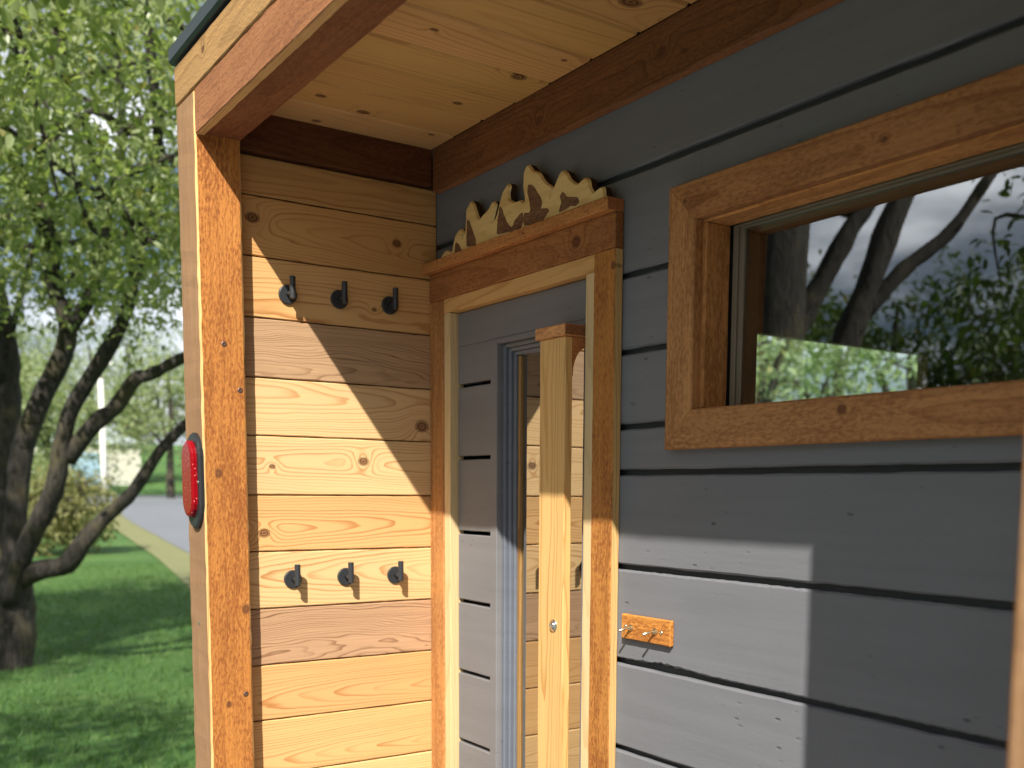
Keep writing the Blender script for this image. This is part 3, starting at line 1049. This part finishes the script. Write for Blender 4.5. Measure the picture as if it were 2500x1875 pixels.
cx_, cz_ = -.005, -.005
V, Fs = loft([stadium(cx_, cz_, .053, .109, YF + .001), stadium(cx_, cz_, .053, .109, YF - .006), stadium(cx_, cz_, .049, .105, YF - .010), stadium(cx_, cz_, .036, .092, YF - .010)])
mesh('grommet', local(V, lamp), Fs, M_black, lamp, smooth=False)
m, p = newmat('red lens plastic')
v = objcoord()
vor = X.nt.nodes.new('ShaderNodeTexVoronoi')
X.nt.links.new(v.s, vor.inputs['Vector'])
vor.inputs['Scale'].default_value = 120
spark = (1.0 - sstep(X(vor.outputs['Distance']), .10, .22)) * sstep(sep(X(vor.outputs['Color']))[0], .55, .6)
put(p, 'Base Color', mixc(spark, (.24, .002, .006), (.70, .20, .18)))
put(p, 'Roughness', .25)
p.inputs['Specular IOR Level'].default_value = .22
p.inputs['Coat Weight'].default_value = .0
bump(p, X(vor.outputs['Distance']), .0006, .5)
M_lens = m
LX = -.0105
V, Fs = loft([stadium(LX, cz_ + .004, .0435, .0875, YF - .009), stadium(LX, cz_ + .004, .0430, .087, YF - .017), stadium(LX, cz_ + .004, .0405, .0845, YF - .0205), stadium(LX, cz_ + .004, .035, .079, YF - .022)])
mesh('lens', local(V, lamp), Fs, M_lens, lamp, smooth=False)
V, Fs = lathe((cx_ + .044, YF - .0095, cz_ - .004), (0, -1, 0), [(.004, -.001), (.004, .002), (.002, .003), (.0003, .003)], 10)
mesh('rivet', local(V, lamp), Fs, M_steel, lamp)


# ================================================================== TREES
def leafmat(name, c1, c2, trans=.35, rough=.42, yellow=.5):
    m, p = newmat(name)
    nt = X.nt
    geo = nt.nodes.new('ShaderNodeNewGeometry')
    oi = nt.nodes.new('ShaderNodeObjectInfo')
    r = X.m('FRACT', X(geo.outputs['Random Per Island']) + X(oi.outputs['Random']))
    col = mixc(r, c1, c2)
    yl = sstep(r, .972, .978)
    col = mixc(yl * yellow, col, (.30, .20, .03))
    put(p, 'Base Color', col)
    put(p, 'Roughness', rough)
    p.inputs['Specular IOR Level'].default_value = .45
    tr = nt.nodes.new('ShaderNodeBsdfTranslucent')
    nt.links.new(mixc(1.0, col, (1.25, 1.35, .65), 'MULTIPLY').s, tr.inputs['Color'])
    ms = nt.nodes.new('ShaderNodeMixShader')
    ms.inputs[0].default_value = trans
    nt.links.new(p.outputs[0], ms.inputs[1])
    nt.links.new(tr.outputs[0], ms.inputs[2])
    nt.links.new(ms.outputs[0], nt.nodes['Material Output'].inputs[0])
    return m


def barkmat(name, c1, c2):
    m, p = newmat(name)
    v = worldpos()
    x, y, z = sep(v)
    a = noise(comb(x * 30, y * 30, z * 7), 1, 5, .65, dist=.6)
    b = noise(v, 3, 3, .6)
    col = mixc(sstep(a, .35, .7), c1, c2)
    col = mixc(sstep(b, .5, .7) * .5, col, (.10, .085, .035))
    put(p, 'Base Color', col)
    put(p, 'Roughness', .9)
    bump(p, a, .03)
    return m


M_leaf = leafmat('apple leaf', (.175, .235, .080), (.350, .390, .200), .50, .34)
M_leaf2 = leafmat('distant leaf', (.180, .240, .095), (.300, .350, .170), .35, .6)
M_leaf4 = leafmat('silvery sunlit leaf', (.24, .32, .17), (.36, .42, .24), .4, .6)
M_leaf3 = leafmat('dark oak leaf', (.045, .085, .018), (.090, .130, .030), .3, .5)
M_leafy = leafmat('dry shrub leaf', (.16, .17, .055), (.26, .25, .10), .3, .6)
M_bark = barkmat('grey brown bark', (.018, .015, .012), (.062, .053, .042))

LEAF_V = np.array([(0, 0, 0), (.30, -.20, .05), (.30, .20, .05), (.52, 0, -.02), (.72, -.17, .03), (.72, .17, .03), (1, 0, -.10)])
LEAF_F = [(0, 1, 3), (0, 3, 2), (1, 4, 3), (2, 3, 5), (3, 4, 6), (3, 6, 5)]


def leaf_frames(n, rng, droop=.6):
    """random leaf orientations: pointing outwards/down with tilted blades"""
    th = rng.uniform(0, 2 * np.pi, n)
    el = rng.normal(-droop, .55, n)
    d = np.stack([np.cos(th) * np.cos(el), np.sin(th) * np.cos(el), np.sin(el)], 1)
    up = np.stack([rng.normal(0, .55, n), rng.normal(0, .55, n), np.ones(n)], 1)
    s = np.cross(up, d)
    s /= np.linalg.norm(s, axis=1)[:, None] + 1e-9
    nn = np.cross(d, s)
    return d, s, nn


def leaf_mesh(name, pos, size, rng, mat, parent, droop=.6, frames=None):
    n = len(pos)
    d, s, nn = frames if frames is not None else leaf_frames(n, rng, droop)
    lv = LEAF_V[None] * size[:, None, None]
    wid = rng.uniform(.85, 1.25, n)[:, None, None]
    V = pos[:, None, :] + lv[:, :, 0:1] * d[:, None, :] + lv[:, :, 1:2] * wid * s[:, None, :] + lv[:, :, 2:3] * nn[:, None, :]
    V = V.reshape(-1, 3)
    F = (np.array(LEAF_F)[None] + (np.arange(n) * 7)[:, None, None]).reshape(-1, 3)
    me = bpy.data.meshes.new(name)
    me.vertices.add(len(V)); me.vertices.foreach_set('co', V.astype(np.float32).ravel())
    me.loops.add(len(F) * 3); me.loops.foreach_set('vertex_index', F.astype(np.int32).ravel())
    me.polygons.add(len(F)); me.polygons.foreach_set('loop_start', np.arange(0, len(F) * 3, 3, dtype=np.int32))
    me.polygons.foreach_set('loop_total', np.full(len(F), 3, dtype=np.int32))
    me.polygons.foreach_set('use_smooth', np.ones(len(F), dtype=bool))
    me.update(calc_edges=True)
    me.materials.append(mat)
    o = bpy.data.objects.new(name, me)
    COL.objects.link(o)
    if parent is not None:
        me.transform(Matrix.Translation(-parent.matrix_world.translation))
        o.parent = parent
    return o


def crown_points(rng, lobes, n, per=14, spread=.28):
    """clumps of leaves in a union of ellipsoids, biased to their outer shells"""
    w = np.array([l[1][0] * l[1][1] * l[1][2] for l in lobes]) ** .75
    nc = max(1, n // per)
    which = rng.choice(len(lobes), nc, p=w / w.sum())
    out = []
    for k in range(nc):
        c, r = lobes[which[k]]
        v = rng.normal(0, 1, 3); v /= np.linalg.norm(v)
        rad = rng.uniform(.35, 1.0) ** .6
        p0 = np.array(c) + v * np.array(r) * rad
        d = rng.normal(0, 1, 3) + v * .8 + np.array((0, 0, -.5)); d /= np.linalg.norm(d)
        t = rng.uniform(0, 1, per)
        pts = p0 + d * (t[:, None] - .5) * spread * 3.0 + rng.normal(0, spread * .28, (per, 3))
        out.append(pts)
    return np.concatenate(out)


def limb_mesh(limbs, n=10, seed=0):
    parts = []
    r = random.Random(seed)
    for pts, r0, r1 in limbs:
        P = [Vector(q) for q in pts]
        Q, R = [], []
        for i in range(len(P) - 1):
            p0 = P[max(i - 1, 0)]; p1 = P[i]; p2 = P[i + 1]; p3 = P[min(i + 2, len(P) - 1)]
            for k in range(4):
                t = k / 4
                Q.append(.5 * ((2 * p1) + (p2 - p0) * t + (2 * p0 - 5 * p1 + 4 * p2 - p3) * t * t + (3 * p1 - p0 - 3 * p2 + p3) * t ** 3))
        Q.append(P[-1])
        for i in range(len(Q)):
            R.append((r0 + (r1 - r0) * i / (len(Q) - 1)) * r.uniform(.92, 1.08))
        V, Fs = tube(Q, R, n)
        V = [v_ + Vector((r.gauss(0, 1), r.gauss(0, 1), r.gauss(0, 1))) * r0 * .035 for v_ in V]
        parts.append((V, Fs))
    return merge(*parts)


def twig_limbs(rng, starts, ends, r0=.03):
    out = []
    for s_, e_2 in zip(starts, ends):
        s_ = np.array(s_); e_2 = np.array(e_2)
        mid = (s_ + e_2) / 2 + rng.normal(0, .25, 3) + np.array((0, 0, .2))
        out.append(([tuple(s_), tuple(mid), tuple(e_2)], r0, .006))
    return out


def tree(name, base, limbs, lobes, nleaf, size, leaf_mat, label, cat='tree', group=None, seed=1, droop=.6, per=14, spread=.28, twigs=30, parts300=False):
    rng = np.random.default_rng(seed)
    t = empty(name, base, label, cat, group)
    tl = list(limbs)
    ends = crown_points(rng, lobes, twigs, 1, .1)
    allp = np.array([q for l in limbs for q in l[0][len(l[0]) // 2:]])
    st = [allp[np.argmin(np.linalg.norm(allp - e, axis=1) + rng.uniform(0, .6, len(allp)))] for e in ends]
    tl += twig_limbs(rng, st, ends, max(.02, limbs[0][1] * .16))
    V, Fs = limb_mesh(tl, 10, seed)
    mesh('trunk', local(V, t), Fs, M_bark, t, smooth=True)
    pos = crown_points(rng, lobes, nleaf, per, spread)
    sz = rng.uniform(.75, 1.2, len(pos)) * size
    fr = leaf_frames(len(pos), rng, droop)
    keep = np.ones(len(pos), bool)
    if parts300:
        C = np.array(cam.matrix_world.translation)
        d = pos - C
        a = d @ np.array(R_); b = d @ np.array(U_); f = d @ np.array(F_)
        u = 1353 + 2533 * a / f; v_ = 1472 - 2533 * b / f
        inside = (f > 1) & (u > 5) & (u < 415) & (v_ > 5) & (v_ < 850)
        score = np.where(inside, sz / np.maximum(f, .1), 0)
        top = np.argsort(-score)[:300]
        keep[top] = False
        me = bpy.data.meshes.new('leaf')
        me.from_pydata([tuple(q) for q in LEAF_V], [], LEAF_F)
        me.polygons.foreach_set('use_smooth', [True] * len(me.polygons))
        me.materials.append(leaf_mat)
        for i in top:
            o = bpy.data.objects.new('leaf', me)
            mw = Matrix((Vector(fr[0][i]), Vector(fr[1][i]), Vector(fr[2][i]))).transposed().to_4x4() @ Matrix.Scale(sz[i], 4)
            mw.translation = Vector(pos[i]) - t.matrix_world.translation
            COL.objects.link(o); o.parent = t; o.matrix_local = mw
    c = leaf_mesh('crown', pos[keep], sz[keep], rng, leaf_mat, t, droop, tuple(q[keep] for q in fr))
    if parts300: c['kind'] = 'stuff'
    return t


# the many-stemmed tree beside the porch
ML = [
    ([(-8.2, -.04, -1.95), (-8.23, -.03, -1.6), (-8.25, 0, -1.3), (-8.27, .02, -1.0), (-8.28, .02, -.8)], .22, .19),
    ([(-8.35, .01, -1.0), (-8.74, .07, -.07), (-9.02, .16, .72), (-9.19, .2, 1.33), (-9.63, .12, 2.38), (-10.05, .11, 3.67), (-10.3, 0, 5)], .14, .05),
    ([(-8.2, .01, -1.05), (-8.23, .13, .16), (-8.08, .29, .73), (-7.89, .45, 1.11), (-7.77, .5, 1.41), (-7.76, .4, 1.71), (-7.7, .38, 2.06), (-7.58, .31, 2.63), (-7.32, .45, 3.32), (-7.0, .3, 4.6)], .105, .04),
    ([(-8.1, -.04, -1.05), (-7.8, .08, -.58), (-7.5, .25, -.14), (-7.37, .3, .08), (-7.26, .38, .56), (-7.08, .52, .87), (-6.76, .69, 1.23), (-6.51, .75, 1.51), (-6.29, .81, 1.98), (-5.95, .86, 2.46), (-5.3, .6, 3.6)], .095, .03),
    ([(-7.35, .38, .22), (-7.12, .56, .51), (-7.03, .72, .66), (-6.86, .84, .88), (-6.79, .94, .92), (-6.55, 1.13, 1.04), (-6.23, 1.45, 1.22), (-6.02, 1.65, 1.61), (-5.8, 1.9, 2.6)], .075, .03),
    ([(-8.2, 0, -.95), (-7.86, .15, -.78), (-7.58, .38, -.70), (-7.41, .49, -.49), (-7.31, .67, -.27), (-7.09, .85, -.05), (-6.90, 1.04, .30), (-6.74, 1.22, .52), (-6.5, 1.5, .75)], .10, .028),
    ([(-7.77, .5, 1.35), (-7.45, .67, 1.71), (-7.23, .74, 2.29), (-6.99, .84, 2.88), (-6.6, .7, 3.8)], .07, .03),
    ([(-9.1, .15, 1.0), (-8.6, -.8, 2.4), (-7.9, -1.8, 3.6), (-6.9, -2.6, 4.8)], .09, .03),
    ([(-7.7, .38, 2.06), (-6.6, -.2, 2.9), (-5.4, -.6, 3.4), (-4.2, -.7, 3.7)], .06, .02),
]
LOB = [((-7.9, -.2, 4.8), (2.8, 2.8, 1.6)), ((-4.9, .05, 2.75), (1.6, 1.3, 1.2)), ((-8.6, .9, 3.0), (2.6, 2.2, 1.6)), ((-3.4, -.70, 2.45), (1.15, .85, .90)),
       ((-7.2, .4, 2.2), (1.9, 1.5, .85)), ((-6.8, -2.9, 4.4), (1.8, 1.6, 1.2)), ((-5.6, .9, 1.75), (1.0, .7, .55))]
tree('apple_tree', (-8.25, 0, -1.66), ML, LOB, 42000, .084, M_leaf, 'spreading apple tree with several dark leaning stems beside the porch', 'tree', seed=4,
     droop=.45, per=16, spread=.22, twigs=60, parts300=True)

# trees on the lawn in front, seen mirrored in the window
tree('oak_tree', (-4.9, -5.6, -1.66), [([(-4.95, -5.6, -1.8), (-4.82, -5.85, 0), (-4.75, -6.05, .98), (-4.69, -6.28, 1.75), (-4.59, -6.51, 2.23), (-4.5, -6.74, 2.7), (-4.39, -6.99, 3.22), (-4.2, -7.3, 4.6), (-4.1, -7.4, 6.2)], .16, .06),
                                        ([(-4.5, -6.7, 2.9), (-5.2, -7.2, 4.2), (-5.9, -7.5, 5.8)], .09, .03)],
     [((-5.0, -7.3, 6.2), (2.9, 2.6, 2.1)), ((-6.5, -6.6, 5.6), (2.0, 1.9, 1.5))], 12000, .13, M_leaf3, 'tall lawn tree mirrored in the window, straight trunk leaning away from the forked one', 'tree', seed=8, per=10, twigs=30)
tree('oak_tree', (-3.6, -4.9, -1.66), [([(-3.62, -4.85, -1.8), (-3.5, -5.1, -.2), (-3.43, -5.25, .66), (-3.39, -5.4, 1.23), (-3.33, -5.6, 1.78), (-3.27, -5.8, 2.38), (-3.2, -6.01, 3.0), (-3.1, -6.3, 4.4), (-3.0, -6.5, 6.0)], .165, .06),
                                        ([(-3.33, -5.58, 1.6), (-3.17, -5.87, 1.99), (-3.02, -6.14, 2.24), (-2.91, -6.34, 2.54), (-2.75, -6.7, 3.2), (-2.5, -7.2, 4.4)], .075, .03),
                                        ([(-2.6, -7.0, 4.2), (-2.62, -7.2, 3.3), (-2.7, -7.25, 2.5)], .03, .012),
                                        ([(-3.1, -6.2, 4.2), (-1.6, -5.4, 4.6), (.2, -4.5, 4.5)], .06, .02)],  # limb added out of view, its crown lobe dapples the lawn with shade
     [((-3.0, -6.5, 6.3), (2.5, 2.3, 1.8)), ((-2.6, -7.3, 2.7), (.55, .6, .8)), ((-3.5, -7.5, 1.9), (.45, .4, .5)), ((.2, -4.5, 4.5), (1.2, 1.1, .7))], 10500, .12, M_leaf3, 'forked lawn tree mirrored in the window, side branch rising to the right', 'tree', seed=9, per=9, twigs=26)

tree('oak_tree', (-3.75, -4.75, -1.66), [([(-3.38, -4.58, -1.8), (-3.39, -4.6, 0), (-3.40, -4.6, 1.5), (-3.42, -4.64, 3.0), (-3.9, -4.9, 4.5), (-4.1, -5.0, 6.2)], .31, .17),  # added trunk, stands in for a dark panel in the reflection
                                        ([(-3.8, -4.8, 3.4), (-4.6, -4.7, 4.5), (-5.4, -4.6, 5.7)], .09, .03)],
     [((-4.8, -5.0, 6.5), (2.0, 1.8, 1.5))], 7000, .13, M_leaf3, 'thick trunk added in place of the dark panel mirrored at the left end of the window', 'tree', seed=12, per=10, twigs=16)

rs = random.Random(21)
LABB = ['distant pale green tree left of the porch, %s', 'leafy background tree beyond the road, %s']


def far_tree(x, y, h, w, n, size, mat, label, seed, name='deciduous_tree', group='trees beyond the road'):
    z0 = ground(x, y)
    lob = []
    r = random.Random(seed)
    for k in range(5):
        lob.append(((x + r.uniform(-.45, .45) * w, y + r.uniform(-.45, .45) * w, z0 + h * r.uniform(.42, .80)), (w * r.uniform(.30, .48), w * r.uniform(.30, .48), h * r.uniform(.16, .28))))
    limbs = [([(x, y, z0 - .3), (x + .1, y, z0 + h * .25), (x + .2, y + .1, z0 + h * .5), (x + .3, y, z0 + h * .8)], h * .03, h * .008)]
    for k in range(3):
        q = lob[k][0]
        limbs.append(([(x + .1, y, z0 + h * .3), ((x + q[0]) / 2, (y + q[1]) / 2, z0 + h * .5), q], h * .014, h * .004))
    return tree(name, (x, y, z0), limbs, lob, n, size, mat, label, 'tree', group, seed, .4, 10, size * 2.6, 14)


C0 = np.array((2.4247, -1.3089))


def at(u, D):
    """ground position along the sight line of a picture column, D metres away"""
    a = (u - 1353.) / 2533.5
    d = np.array((F_.x, F_.y)) + a * np.array((R_.x, R_.y))
    return C0 + d * D


BGT = [(20, 74, 9, 8, 'pale green tree between the stems of the apple tree, at the left picture edge'),
       (130, 60, 8, 6.5, 'light green tree right behind the fork of the apple tree'),
       (240, 88, 12, 9, 'tall hazy tree behind the white lamp post'),
       (345, 70, 9.5, 7.5, 'yellowish tree above the sunny verge beside the red light'),
       (425, 58, 8.5, 6, 'bushy tree behind the corner post of the porch'),
       (-90, 66, 10, 8, 'pale tree just left of the apple tree'),
       (520, 80, 11, 9, 'tall tree hidden behind the porch corner'),
       (330, 112, 14, 11, 'far tall tree on the slope above the road'),
       (80, 118, 15, 12, 'far tall tree on the slope behind the garage')]
for i, (u, D, h, w, lab) in enumerate(BGT):
    px, py = at(u, D)
    far_tree(px, py, h, w, 3600, .30, M_leaf2, lab, 40 + i)
# trees behind the cabin that show through its end window
for i, (u, D, h, w, lab) in enumerate([(1830, 34, 10, 7, 'sunlit tree behind the cabin, left one seen through the end window'),
                                       (2010, 40, 11, 8, 'sunlit tree behind the cabin, middle one seen through the end window'),
                                       (2200, 36, 11, 8, 'sunlit tree behind the cabin, right one seen through the end window')]):
    px, py = at(u, D)
    far_tree(px, py, h, w, 3400, .30, M_leaf4, lab, 70 + i, group='trees behind the cabin')
# far wood in front of the cabin (mirrored in the window), extended unseen to block low sky
WOOD = ['dark wood tree mirrored in the window, %s' % q for q in ('far left behind the thick trunk', 'left, behind the leaning trunk', 'between the two mirrored trunks',
        'just right of the forked trunk', 'in the middle right of the pane', 'at the right end of the pane')]
for i in range(22):
    x = -47 + i * 5.0 + rs.uniform(-1, 1)
    y = -31 - rs.uniform(0, 5) - (i if i < 9 else 9) * 1.2 + max(0, i - 12) * .8
    lab = WOOD[i] if i < 6 else 'dark leafy tree of the wood row extended out of view to block low sky'
    far_tree(x, y, rs.uniform(10.5, 13.5) + (3 if i > 9 else 0), 9.0, 7000 if i < 8 else 2600, .38 if i < 8 else .6, M_leaf3, lab, 90 + i, group='trees of the wood facing the cabin')
# shrubs
px, py = at(185, 22)
z0 = ground(px, py)
tree('shrub', (px, py, z0), [([(px, py, z0 - .2), (px + .1, py, z0 + .6), (px, py + .2, z0 + 1.2)], .04, .01)],
     [((px, py, z0 + .95), (.95, .95, .85)), ((px + .3, py - .7, z0 + .7), (.7, .7, .65))], 5200, .11, M_leafy, 'dry yellowish shrub on the lawn behind the low bough', 'shrub', seed=31, per=10, spread=.2, twigs=20)
px, py = at(330, 33)
z0 = ground(px, py)
px2, py2 = at(60, 30)
z2 = ground(px2, py2)
tree('shrub', (px2, py2, z2), [([(px2, py2, z2 - .2), (px2, py2, z2 + .8), (px2 + .1, py2, z2 + 1.5)], .04, .01)],
     [((px2, py2, z2 + 1.2), (1.5, 1.6, 1.2))], 4200, .15, M_leaf2, 'rounded green shrub behind the leaning stems', 'shrub', seed=33, per=10, spread=.25, twigs=12)

# pale garage with a blue door across the road
gxx, gyy = at(225, 66)
gz = ground(gxx, gyy) - .05
gar = empty('garage', (gxx, gyy, gz), 'pale garage with light blue door across the road', 'garage')
gar.rotation_euler = (0, 0, math.radians(8))
bpy.context.view_layer.update()
M_gw = plain('pale cladding', (.62, .60, .50), .7, 0, .3, 12, .004, .15, 1)
M_gb = plain('light blue panel', (.36, .52, .62), .6, 0, .3, 12, .003, .15, 1)
M_gr = plain('pale roof sheet', (.50, .56, .58), .6, 0, .3, 10, .003, .15, 1)
mesh('wall', *boxvf(-5, 0, -2.6, 3.4, 0, 2.7), M_gw, gar).matrix_parent_inverse = Matrix.Identity(4)
mesh('door', *boxvf(.005, .06, -1.0, 1.2, .05, 2.1), M_gb, gar).matrix_parent_inverse = Matrix.Identity(4)
V = [(-5.2, -2.9, 2.7), (.25, -2.9, 2.7), (.25, 3.7, 2.7), (-5.2, 3.7, 2.7), (-5.2, .4, 4.1), (.25, .4, 4.1)]
mesh('roof', V, [(0, 3, 2, 1), (0, 1, 5, 4), (2, 3, 4, 5), (1, 2, 5), (3, 0, 4)], M_gr, gar).matrix_parent_inverse = Matrix.Identity(4)
# lamp post
lx_, ly_ = at(266, 46)
lz_ = ground(lx_, ly_)
lp = empty('lamp_post', (lx_, ly_, lz_), 'white lamp post beside the road behind the apple tree', 'lamp post')
M_white = plain('white painted steel', (.75, .74, .68), .5, 0, .4, 20, .001, .1, 3)
V, Fs = tube([(lx_, ly_, lz_ - .1), (lx_, ly_, lz_ + 2), (lx_, ly_, lz_ + 5.5)], [.16, .13, .10], 12)
mesh('pole', local(V, lp), Fs, M_white, lp, smooth=True)
V, Fs = tube([(lx_, ly_, lz_ + 5.45), (lx_ + .4, ly_, lz_ + 5.9), (lx_ + 1.2, ly_, lz_ + 6.0)], [.06, .06, .05], 10)
mesh('arm', local(V, lp), Fs, M_white, lp, smooth=True)
V, Fs = boxvf(lx_ + 1.0, lx_ + 1.7, ly_ - .14, ly_ + .14, lz_ + 5.93, lz_ + 6.06)
mesh('lamp_head', local(V, lp), Fs, M_white, lp)

# grass blades on the lawn beside the porch
rng = np.random.default_rng(5)
n = 60000
gx_ = -3.2 - rng.uniform(0, 1, n) ** 1.3 * 15
gy_ = rng.uniform(-3.2, 4.2, n)
ok = gy_ < np.array([road_edge(q) - .8 for q in gx_])
gx_, gy_ = gx_[ok], gy_[ok]
n = len(gx_)
gz_ = np.array([ground(a, b) for a, b in zip(gx_, gy_)])
th = rng.uniform(0, 2 * np.pi, n)
hh = rng.uniform(.03, .075, n)
ww = rng.uniform(.004, .008, n)
b0 = np.stack([gx_, gy_, gz_ - .005], 1)
sd = np.stack([np.cos(th), np.sin(th), 0 * th], 1) * ww[:, None]
ln = np.stack([rng.normal(0, .025, n), rng.normal(0, .025, n), hh], 1)
V = np.stack([b0 - sd, b0 + sd, b0 + ln], 1).reshape(-1, 3)
me = bpy.data.meshes.new('grass')
me.vertices.add(len(V)); me.vertices.foreach_set('co', V.astype(np.float32).ravel())
me.loops.add(n * 3); me.loops.foreach_set('vertex_index', np.arange(n * 3, dtype=np.int32))
me.polygons.add(n); me.polygons.foreach_set('loop_start', np.arange(0, n * 3, 3, dtype=np.int32))
me.polygons.foreach_set('loop_total', np.full(n, 3, dtype=np.int32))
me.update(calc_edges=True)
me.materials.append(leafmat('grass blade', (.068, .155, .036), (.130, .220, .058), .35, .6, 0.0))
g = bpy.data.objects.new('grass', me)
COL.objects.link(g)
tag(g, kind='stuff')
